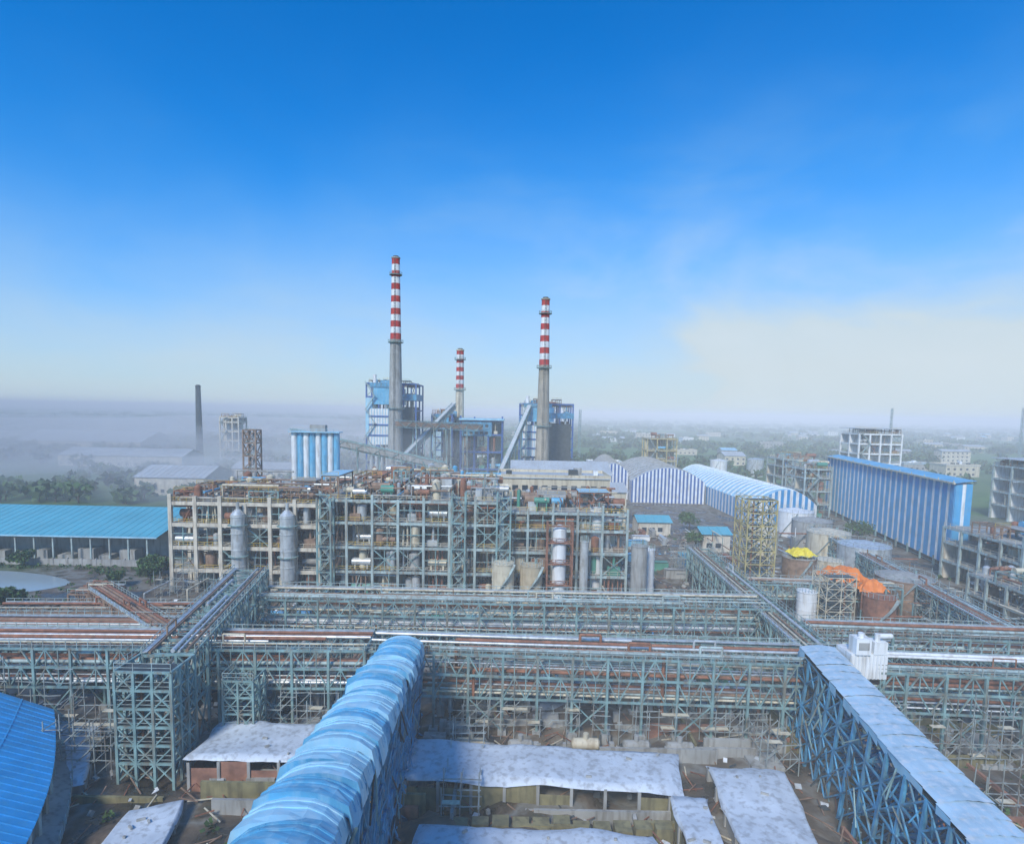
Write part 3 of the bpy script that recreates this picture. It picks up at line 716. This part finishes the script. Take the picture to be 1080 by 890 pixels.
chimney('striped_chimney',15.5,300,4.0,2.0,102,69,11,mat('concrete_olive',(.38,.33,.25),.85,0,.2,.2,(.20,.16,.11),.5))
chimney('dark_chimney',-270,500,3,2.0,62,62,0,DARK)
# ---------------------------------------------------------------- boiler houses
def boiler(name,x0,x1,y0,y1,h,flip=False):
    o=Obj(name,((x0+x1)/2,(y0+y1)/2,0)); n_=5; xs=[x0+(x1-x0)*i/(n_-1) for i in range(n_)]; zs=[0]+[h*(k+1)/8 for k in range(8)]
    ysb=[y0,(y0+y1)/2,y1]
    frame(o,xs,ysb,zs,NAVY,'steel_frame',.8,.5,.7,None,0,.4,False)
    xm=x0+(x1-x0)*.5
    o.part('upper_cladding',SHEETB).box(x0+4,xm+4,y0-.5,y1-2,h*.8,h*.96)
    o.part('white_cladding',WHITE).box(x0+1.5,xm,y0-.7,y1-3,h*.42,h*.76)
    o.part('roof_cladding',STEELB).box(x0+2,x0+(x1-x0)*.6,y0-1,y1,h*.96,h*1.0)
    o.part('roof_cladding',STEELB).box(xm,x1+.5,y0-.9,y1-4,h*.84,h*.9)
    o.part('side_cladding',SHEETL).box(x0-.4,x0+3.4,y0-.4,y1-5,h*.5,h*.86)
    for k in range(9):
        x=x0+1.5+(xm-x0-1.5)*k/8; o.part('ribs',SHEETL).beam((x,y0-.8,h*.42),(x,y0-.8,h*.76),.3)
    for z in(.5,.6,.68): o.part('dark_bands',NAVY).box(x0+1.4,xm+.1,y0-1.1,y0-.7,h*z,h*(z+.015))
    o.part('ducts',DARK).box(xm+1,x1-1,y0-.6,y1-3,h*.3,h*.78); o.part('ducts',DARK).beam((x1-2,y0,h*.4),(x1+7,y0-4,h*.25),3)
    for k in range(4): o.part('ducts_lagged',SILVER).cyl((x0+3+k*3,y0-1.2,h*.1),(x0+3+k*3,y0-1.2,h*.4),1.1)
    o.part('duct_stub',WHITE).cyl((x0+4,y0+3,h*.9),(x0+4,y0+3,h*1.08),1.0); o.part('drum_hood',STEELB).cyl((x0+6,y0+8,h*1.0),(x0+14,y0+8,h*1.0),2)
    roof_clutter(o,x0,x1,y0,y1,h*.98,10,4)
    stairs(o,x0,y0-2,zs,5,STEEL2); o.done()
boiler('boiler_house',-83,-55,330,355,60)
boiler('boiler_house',4,33,320,345,50)
boiler('boiler_house',-48,-36,345,360,43)
o=Obj('turbine_hall',(-18,345,0)); frame(o,[-30,-22,-14,-6],[335,345,355],[0,12,22,32,40],NAVY,'steel_frame',.9,.8,.8,BEIGE,.5,.3,False)
o.part('cladding',STEELB).box(-29,-12,334,356,31,39); o.part('roof',SHEETL).box(-31,-5,333,357,40,41); windows(o,-29,-12,334,31,2,4,3); o.done()
def incl(name,a,b_,w,m,legs=4):
    o=Obj(name,(V(a)+V(b_))/2); a=V(a);b_=V(b_); L=(b_-a).length; o.part('casing',m).beam(a,b_,w,w*.8)
    s=o.part('truss',STEEL); up=V((0,0,w*.75)); n_=int(L/4)
    d=(b_-a); sd=d.cross(V((0,0,1))).normalized()*w*.55
    for sg in(-1,1):
        for z in(-1,1): s.beam(a+sd*sg+up*z*.8,b_+sd*sg+up*z*.8,.35)
        for k in range(n_):
            p=a+d*k/n_;q=a+d*(k+1)/n_
            s.beam(p+sd*sg-up*.8,q+sd*sg+up*.8,.25) if k%2 else s.beam(p+sd*sg+up*.8,q+sd*sg-up*.8,.25)
    for k in range(1,legs+1):
        p=a+d*k/(legs+1)
        for sg in(-1,1): s.beam(p+sd*sg,V((p.x+sg*1.5,p.y,0)),.5)
    o.part('roof_cap',ROOFW).beam(a+V((0,0,w*.5)),b_+V((0,0,w*.5)),w*1.15,.25)
    o.done()
incl('inclined_conveyor',(-58,296,18),(-34,335,48),2.6,CONCG)
incl('inclined_conveyor',(-6,285,14),(9,318,48),2.2,CONCG)
incl('inclined_conveyor',(-100,262,34),(-30,262,20),3.0,CONCG,6)
incl('inclined_conveyor',(-60,300,38),(-18,330,36),3,BROWN,4)
o=Obj('silo_block',(-78,232,0)); 
for k in range(8):
    x=-86.5+k*2.4; o.part('silos_white' if k%2==0 else 'silos_blue',WHITE if k%2==0 else SHEETB).cyl((x,230,10),(x,230,35.5),1.18,n=16); o.part('cones',CONCG).cyl((x,230,6),(x,230,10),.4,1.18,16)
    o.part('legs',STEEL).beam((x,228.5,0),(x,228.5,10),.4)
o.part('roof_walkway',SHEETL).box(-88,-68,227.5,233,35.5,35.9); o.part('roof_walkway',SHEETL).rail((-88,227.5,35.9),(-68,227.5,35.9)); o.part('headhouse',CONCG).box(-80,-74,229,232,35.9,38.5); o.done()

# ---------------------------------------------------------------- right-hand and background buildings
def openframe(name,xs,ys,zs,fm,cw=.6,wm=BEIGE,eq=.5,wp=.4,cl=15,slabroof=None):
    o=Obj(name,((xs[0]+xs[-1])/2,(ys[0]+ys[-1])/2,0)); frame(o,xs,ys,zs,fm,'frame',cw,.95,eq,wm,wp,.12)
    roof_clutter(o,xs[0],xs[-1],ys[0],ys[-1],zs[-1],cl,3); stairs(o,xs[0]+1,ys[0]-1.2,zs,5)
    if slabroof: o.part('roof_sheet',slabroof).box(xs[0]-1,xs[-1]+1,ys[0]-1,ys[-1]+1,zs[-1]+3,zs[-1]+3.3)
    o.done()
lin=lambda a,b_,n_:[a+(b_-a)*i/(n_-1) for i in range(n_)]
openframe('open_frame_plant',lin(124,162,6),lin(138,164,5),[0,5.5,10.8,15],STEEL2,.6,CONC,.75,.4,25,None)
openframe('open_frame_plant',lin(108,122,3),lin(118,134,4),[0,5,9.5],STEEL2,.5,CONC,.8,.3,25)
openframe('open_frame_plant',lin(133,145,3),lin(262,280,3),[0,6,12,18,22],STEEL2,.6,BEIGE,.8,.3,20)
openframe('open_frame_plant',lin(150,166,4),lin(320,340,3),[0,6,12,18,22],STEEL2,.6,BEIGE,.8,.3,15)
openframe('white_frame_plant',lin(212,238,5),lin(355,375,3),[0,6,12,18,24,30,36],WHITE,.9,WHITE,.4,.8,12,ROOFW)
openframe('white_frame_plant',lin(225,262,6),lin(250,270,3),[0,7,13,19,25],STEEL2,.8,WHITE,.4,.8,15,ROOFW)
openframe('open_frame_plant',lin(92,112,4),lin(395,410,3),[0,7,14,21,29],YELG,.7,CREAM,.5,.6,12)
openframe('open_frame_plant',lin(-252,-236,4),lin(500,515,3),[0,8,16,24,32,36],CONC,1,WHITE,.3,.8,10)
block('long_white_roof_building',-480,-360,560,620,9,CONC,ROOFW,5,6,True)
block('long_white_roof_building',-190,-155,290,320,9,CONC,ROOFW,5,6,True)
block('long_white_roof_building',-170,-130,350,370,8,CONC,ROOFW,5,6,True)
block('long_white_roof_building',-330,-240,420,450,8,CONC,ROOFW,5,6,True)
block('small_blue_shed',50,56,165,171,4,BLUED,TURQ,4,3,True)
block('small_blue_shed',64,73,190,200,6,CONC,TURQ,4,3,True)
block('small_blue_shed',48,60,215,226,5,CONC,TURQ,4,3,True)
o=Obj('turquoise_roof_warehouse',(-165,185,0)); r=o.part('roof',TURQ); x0,x1=-262,-101; y0,ym,y1=164,186,210
r.quad((x0,y0-1,7.4),(x1,y0-1,7.4),(x1,ym,12.2),(x0,ym,12.2)); r.quad((x0,ym,12.2),(x1,ym,12.2),(x1,y1,8),(x0,y1,8))
x=x0
while x<x1: r.beam((x,y0-1,7.43),(x,ym,12.23),.1,.1); x+=2.5
w=o.part('walls',CONCG); w.box(x0+1,x1-1,y0+8,y1-1,0,7.2)
for k in range(30): o.part('columns',STEEL2).box(x0+1+k*5.4,x0+1.4+k*5.4,y0-.6,y0-.15,0,7.2)
o.part('fascia',SHEETL).beam((x0,y0-1.1,7.3),(x1,y0-1.1,7.3),.2,.4)
for k in range(25): o.part('stored_goods',CONCG).box(x0+4+k*6,x0+4+k*6+U(2,5),y0+2,y0+6,0,U(1,3))
o.done()
o=Obj('boundary_wall',(-130,159,0)); q=o.part('wall',CONCG); q.box(-260,-92,159,159.3,-.2,1.8)
for k in range(42): q.box(-260+k*4,-259.6+k*4,158.9,159.4,-.2,2.1)
o.done()
pm=bpy.data.materials.new('water'); pm.use_nodes=True; pb=pm.node_tree.nodes['Principled BSDF']; pb.inputs['Base Color'].default_value=(.36,.42,.42,1); pb.inputs['Roughness'].default_value=.15
wn=pm.node_tree.nodes.new('ShaderNodeTexNoise'); wn.inputs['Scale'].default_value=1.5; wb=pm.node_tree.nodes.new('ShaderNodeBump'); wb.inputs['Strength'].default_value=.1
pm.node_tree.links.new(wn.outputs['Fac'],wb.inputs['Height']); pm.node_tree.links.new(wb.outputs[0],pb.inputs['Normal'])
o=Obj('pond_water',(-148,138,0)); q=o.part('surface',pm)
q.add([(-150+ (38+3*math.sin(5*a))*math.cos(a),138+(16+1.5*math.sin(3*a))*math.sin(a),.06) for a in [2*math.pi*k/40 for k in range(40)]],[tuple(range(40))]); o.done()

spots=[]
def ok(x,y,r):
    for a,b_,c in spots:
        if (a-x)**2+(b_-y)**2<(r+c)**2: return False
    spots.append((x,y,r)); return True
cnt=0
while cnt<70:
    d=U(420,1700); t=U(-.1,.95) if R()<.88 else U(-.9,-.1); x=t*d
    w=U(10,36);dp=U(10,22)
    if not ok(x,d,w*.7): continue
    cnt+=1; h=random.choice([5,5,6,8,8,9,9,12]); 
    block('industrial_building' if w>20 else 'town_house',x-w/2,x+w/2,d-dp/2,d+dp/2,h,random.choice([WHITE,BEIGE,CONC,CONCG,BEIGE]),random.choice([ROOFW,CONCG,SHEETL,ROOFW]),4,5,R()<.45)
for k in range(5):
    x,y=[(150,420),(185,440),(262,300),(275,310),(120,440)][k]; tank_v('storage_tank',x,y,6,13,random.choice([WHITE,SILVER,CONCG]))
for x,y,h in((560,640,60),(455,700,58),(60,520,48)):
    lattice_tower('telecom_mast',x-.9,x+.9,y-.9,y+.9,h,1,14,.25,.15,STEEL)

# ---------------------------------------------------------------- construction yard clutter
def container(x,y,m,ang=0,L=6):
    o=Obj('shipping_container',(x,y,0)); q=o.part('body',m); q.box(x,x+L,y,y+2.4,.1,2.6)
    for k in range(int(L/.4)): q.box(x+k*.4+.1,x+k*.4+.28,y-.06,y,.25,2.5)
    o.part('frame',DARK).beam((x,y-.05,2.6),(x+L,y-.05,2.6),.15); o.part('doors',DARK).box(x+L,x+L+.05,y+.2,y+2.2,.25,2.45); o.done()
for k in range(6): container(U(34,43),156+k*9+U(-1,1),random.choice([SHEETB,TURQ,GREENP,CONCG,WHITE]))
container(32,94,GREENP)
for k in range(22):
    x=U(33,60);y=U(108,215)
    if k>15: x=U(-45,40);y=U(56,60)
    o=Obj('soil_pile',(x,y,0)); s=U(1.5,4); q=o.part('soil',MUD); N=14; vs=[]
    for j in range(5):
        for i in range(N):
            a=2*math.pi*i/N; rr=s*(1-j/4.3)*(1+.35*noise.noise(V((math.cos(a)*2,math.sin(a)*2,k)))); vs.append((x+rr*math.cos(a)*1.4,y+rr*math.sin(a),-.4+s*.45*math.sin(j/4*math.pi/2)+.15*noise.noise(V((i*1.,j*1.,k)))))
    q.add(vs,[(j*N+i,j*N+(i+1)%N,(j+1)*N+(i+1)%N,(j+1)*N+i) for j in range(4) for i in range(N)]+[tuple(range(4*N,5*N))],True); o.done()
for k in range(26):
    x=U(30,80);y=U(100,210); 
    if k>16: x=U(-40,60);y=U(85,98)
    o=Obj('pipe_stack',(x,y,0)); q=o.part('pipes',random.choice([RUST,CONCG,SILVER,BROWN])); r=U(.15,.35);L=U(4,9)
    for i in range(5):
        for j in range(3-(i%2)): q.cyl((x+j*r*2.1+(i%2)*r,y,.3+r+i*r*1.75),(x+j*r*2.1+(i%2)*r+U(-.4,.4),y+L,.3+r+i*r*1.75),r,n=8)
    o.part('bearers',CREAM).box(x-.5,x+2,y+1,y+1.3,-.5,.3); o.part('bearers',CREAM).box(x-.5,x+2,y+L-1.5,y+L-1.2,-.5,.3); o.done()
o=Obj('construction_debris',(30,100,0))
DM=[('planks',CREAM),('sheets',ROOFW),('rods',RUST),('blocks',CONCG),('blue_sheets',SHEETB),('dark',DARK),('sacks',WHITE),('timber',BROWN)]
for k in range(3000):
    if k<1200: x=U(31,82);y=U(100,222)
    elif k<2500: x=U(-50,70);y=U(44,101)
    else: x=U(-84,30); y=U(109,133)
    nm,m_=random.choices(DM,(3,1.5,6,4,.4,4,.6,5))[0]; q=o.part(nm,m_); a=U(0,3.14); L=U(.8,4) if nm in('planks','rods','timber') else U(.3,1.1)
    z=U(-.1,.4)
    q.beam((x,y,z),(x+L*math.cos(a),y+L*math.sin(a),z+U(-.2,.5)),.12 if nm in('planks','rods','timber') else U(.2,.8),.1 if nm!='blocks' else U(.2,.7))
o.done()
for k in range(16):
    x=-78+k*7+U(-1,1); y=U(118,124)
    o=Obj('pump_skid',(x,y,0)); o.part('base',CONCG).box(x-2,x+2,y-1.2,y+1.2,-.3,.6); q=o.part('pump',random.choice([GREENP,SHEETB,CONCG,BROWN])); q.cyl((x-1.4,y,1.2),(x+.4,y,1.2),.6,n=12); q.cyl((x+.6,y,1.2),(x+1.4,y,1.2),.8,.6,12)
    q2=o.part('piping',random.choice([RUST,SILVER,CREAM])); q2.cyl((x+1,y,1.2),(x+1,y,5),.2,n=8); q2.cyl((x+1,y,5),(x+1,y+9,5),.2,n=8); q2.cyl((x-1,y,1),(x-1,y-7,1),.2,n=8); o.done()
o=Obj('tank_farm_piping',(85,140,0))
for k in range(70):
    nm,mm=random.choices(PM,(3,3,3,2,2,1))[0]; q=o.part(nm,mm); x=U(62,104);y=U(108,200);z=U(.5,7);L=U(5,22)
    if R()<.5: q.cyl((x,y,z),(x+L*.6,y,z),U(.12,.3),n=7)
    else: q.cyl((x,y,z),(x,y+L,z),U(.12,.3),n=7)
    o.part('supports',STEEL).beam((x,y,-.3),(x,y,z),.2)
    if R()<.5: q.cyl((x,y,z),(x,y,z+U(1,4)),.15,n=7)
o.done()

# ---------------------------------------------------------------- trees
def leafball(q,c,r,rz,n,s):
    for _ in range(n):
        while True:
            p=V((U(-1,1),U(-1,1),U(-1,1)))
            if .25<p.length<1: break
        p=V((p.x*r,p.y*r,p.z*rz))+V(c); a=V((U(-1,1),U(-1,1),U(-1,1))).normalized(); b_=a.cross(V((U(-1,1),U(-1,1),U(-1,1)))).normalized(); k=s*U(.6,1.3)
        q.quad(p-a*k-b_*k*.6,p+a*k-b_*k*.7,p+a*k*.8+b_*k*.6,p-a*k*.7+b_*k*.8)
def tree(x,y,h,r):
    o=Obj('broadleaf_tree',(x,y,0)); t=o.part('trunk',BARK); t.cyl((x,y,-.2),(x+.2,y,h*.5),h*.035,h*.02,8)
    for k in range(6):
        a=U(0,6.28);c=V((x+r*.55*math.cos(a),y+r*.55*math.sin(a),h*U(.5,.88))); t.cyl((x+.1,y,h*U(.28,.48)),c,h*.015,h*.006,5); leafball(o.part('crown',LEAF),c,r*.55,r*.42,110,.32)
    leafball(o.part('crown',LEAF),(x,y,h*.85),r*.5,r*.4,110,.32); o.done()
for x,y,h,r in((-108,122,5,3),(-113,125,4,2.5),(-96,152,5,3),(-92,150,5,3),(-90,142,5,3),(62,192,6,3.5),(125,206,8,5),(70,225,7,4),(-135,157,4,3),(-98,140,4,2.5)):
    tree(x,y,h,r)
o=Obj('distant_trees',(0,800,0)); q=o.part('canopy',LEAFD); tk=o.part('trunks',BARK)
for k in range(5600):
    d=260*(24**U(0,1)); x=U(-1.0,1.0)*d
    if x>-125 and x<300 and d<415: continue
    if x>-270 and x<-95 and d<215: continue
    if any((a-x)**2+(b_-d)**2<(c*.75)**2 for a,b_,c in spots): continue
    if noise.noise(V((x*.004,d*.003,0)))<-.05 and R()<.85: continue
    if x<-100 and d<450 and R()<.5: continue
    f=1+d/900; h=U(5,10); r=U(3.5,6)*f
    leafball(q,(x,d,h*.6),r,h*.42,34 if d<900 else 20,1.1*f if d<900 else 1.3*f)
    if d<600: tk.cyl((x,d,0),(x,d,h*.5),.35,n=5,cap=False)
o.done()
o=Obj('scrub_vegetation',(-110,140,0)); q=o.part('leaves',LEAF)
for k in range(380):
    x,y=random.choice([(U(-190,-100),U(155,158.5)),(U(-112,-90),U(112,157)),(U(40,75),U(150,228)),(U(-45,60),U(44,60)),(U(100,200),U(160,168)),(U(-80,-50),U(60,100)),(U(50,85),U(60,100))])
    leafball(q,(x,y,.2),U(.5,1.5),U(.3,.8),22,.22)
o.done()

# ---------------------------------------------------------------- haze and mist
def volmat(name,dens,g,col=(1,1,1,1)):
    hm=bpy.data.materials.new(name); hm.use_nodes=True; nt=hm.node_tree; nt.nodes.remove(nt.nodes['Principled BSDF'])
    vs_=nt.nodes.new('ShaderNodeVolumeScatter'); vs_.inputs['Color'].default_value=col; vs_.inputs['Density'].default_value=dens; vs_.inputs['Anisotropy'].default_value=g
    nt.links.new(vs_.outputs[0],nt.nodes['Material Output'].inputs['Volume']); return hm
o=Obj('haze_air',(0,3000,0)); o.part('air_layer',volmat('haze',.00065,-.4,(.95,1,1,1))).box(-7000,7000,-400,9000,-5,58); o.done()
MM=volmat('mist',.006,-.4)
def mist(cx,cy,cz,rx,ry,rz,sd_):
    o=Obj('mist_cloud',(cx,cy,cz)); q=o.part('vapour',MM); n1,n2=36,14; vs=[]
    for j in range(n2+1):
        ph=math.pi*j/n2
        for i in range(n1):
            th=2*math.pi*i/n1; d=V((math.sin(ph)*math.cos(th),math.sin(ph)*math.sin(th),math.cos(ph)))
            k=1+.45*noise.noise(d*1.6+V((sd_,0,0)))+.22*noise.noise(d*4+V((sd_,3,0)))
            vs.append((cx+d.x*rx*k,cy+d.y*ry*k,cz+d.z*rz*k))
    q.add(vs,[(j*n1+i,(j+1)*n1+i,(j+1)*n1+(i+1)%n1,j*n1+(i+1)%n1) for j in range(n2) for i in range(n1)],True); o.done()
mist(-310,470,10,250,150,19,1); mist(-190,305,6,125,65,17,2); mist(-520,900,8,420,200,22,3)
mist(-100,252,12,60,20,17,4); mist(-50,270,20,50,14,15,6)

# ---------------------------------------------------------------- world, sun
EL,AZ=41,202
w=bpy.data.worlds.new('World'); scene.world=w; w.use_nodes=True; nt=w.node_tree;n=nt.nodes;l=nt.links
bg=n['Background']; bg.inputs[1].default_value=.125
sky=n.new('ShaderNodeTexSky'); sky.sky_type='NISHITA'; sky.sun_disc=False; sky.sun_elevation=math.radians(EL); sky.sun_rotation=math.radians(AZ); sky.air_density=1.0; sky.dust_density=.4; sky.ozone_density=3
tn=n.new('ShaderNodeMix'); tn.data_type='RGBA'; tn.blend_type='MULTIPLY'; tn.inputs[0].default_value=1; tn.inputs[7].default_value=(.01,.86,1.62,1); l.new(sky.outputs[0],tn.inputs[6])
tc=n.new('ShaderNodeTexCoord'); sp=n.new('ShaderNodeSeparateXYZ'); l.new(tc.outputs['Generated'],sp.inputs[0])
mp=n.new('ShaderNodeMapping'); mp.inputs['Scale'].default_value=(1,1,2.2); l.new(tc.outputs['Generated'],mp.inputs[0])
c1=n.new('ShaderNodeTexNoise'); c1.inputs['Scale'].default_value=2.2; c1.inputs['Detail'].default_value=10; c1.inputs['Roughness'].default_value=.52; c1.inputs['Distortion'].default_value=.25; l.new(mp.outputs[0],c1.inputs['Vector'])
def math_(op,a,b_=None,c=None):
    q=n.new('ShaderNodeMath'); q.operation=op
    for i,v in enumerate((a,b_,c)):
        if v is None: continue
        if isinstance(v,(int,float)): q.inputs[i].default_value=v
        else: l.new(v,q.inputs[i])
    return q.outputs[0]
z=math_('MAXIMUM',sp.outputs[2],0)
cl=math_('SUBTRACT',c1.outputs['Fac'],.5)
zz=math_('ADD',z,math_('MULTIPLY',cl,-.25))
zz=math_('ADD',zz,math_('MULTIPLY',sp.outputs[0],-.07))
zz=math_('MAXIMUM',zz,0)
q2=math_('MULTIPLY',zz,1/.255)
hz=math_('POWER',2.718,math_('MULTIPLY',math_('MULTIPLY',q2,q2),-1))
side=math_('MULTIPLY',sp.outputs[0],.75)
low=math_('MAXIMUM',math_('SUBTRACT',1,math_('MULTIPLY',z,2.0)),0)
cm=math_('MULTIPLY',math_('MAXIMUM',math_('ADD',math_('MULTIPLY',cl,2.6),math_('SUBTRACT',side,.12)),0),low)
tot=math_('MINIMUM',math_('ADD',math_('MULTIPLY',hz,.94),math_('MULTIPLY',cm,.55)),.97)
hc=n.new('ShaderNodeMix'); hc.data_type='RGBA'; hc.inputs[6].default_value=(5.1,5.75,6.0,1); hc.inputs[7].default_value=(2.6,5.0,6.9,1)
l.new(math_('MINIMUM',math_('MULTIPLY',math_('MAXIMUM',math_('SUBTRACT',z,.08),0),3.6),1),hc.inputs[0])
wc=n.new('ShaderNodeMix'); wc.data_type='RGBA'; wc.inputs[7].default_value=(5.6,6.3,6.7,1); l.new(hc.outputs[2],wc.inputs[6]); l.new(math_('MINIMUM',math_('MULTIPLY',cm,1.5),.85),wc.inputs[0])
mx=n.new('ShaderNodeMix'); mx.data_type='RGBA'; l.new(wc.outputs[2],mx.inputs[7]); l.new(tot,mx.inputs[0]); l.new(tn.outputs[2],mx.inputs[6]); l.new(mx.outputs[2],bg.inputs[0])
sd=bpy.data.lights.new('sun','SUN'); sd.energy=3.3; sd.angle=math.radians(12); sd.color=(1,.96,.87); so=bpy.data.objects.new('sun',sd); scene.collection.objects.link(so)
az=math.radians(AZ);el=math.radians(EL); sv=V((math.sin(az)*math.cos(el),math.cos(az)*math.cos(el),math.sin(el)))
so.rotation_euler=sv.to_track_quat('Z','Y').to_euler(); so.location=sv*300

# ---------------------------------------------------------------- camera
cam=bpy.data.cameras.new('camera'); co=bpy.data.objects.new('camera',cam); scene.collection.objects.link(co); scene.camera=co
cam.sensor_width=36; cam.lens=20.4; cam.clip_end=30000; cam.clip_start=.5; cam.shift_y=.040
co.matrix_world=Matrix.Translation((0,0,45))@Matrix.Rotation(math.radians(85),4,'X')@Matrix.Rotation(math.radians(1.1),4,'Z')
scene.view_settings.view_transform='Standard'; scene.view_settings.look='None'; scene.view_settings.exposure=0
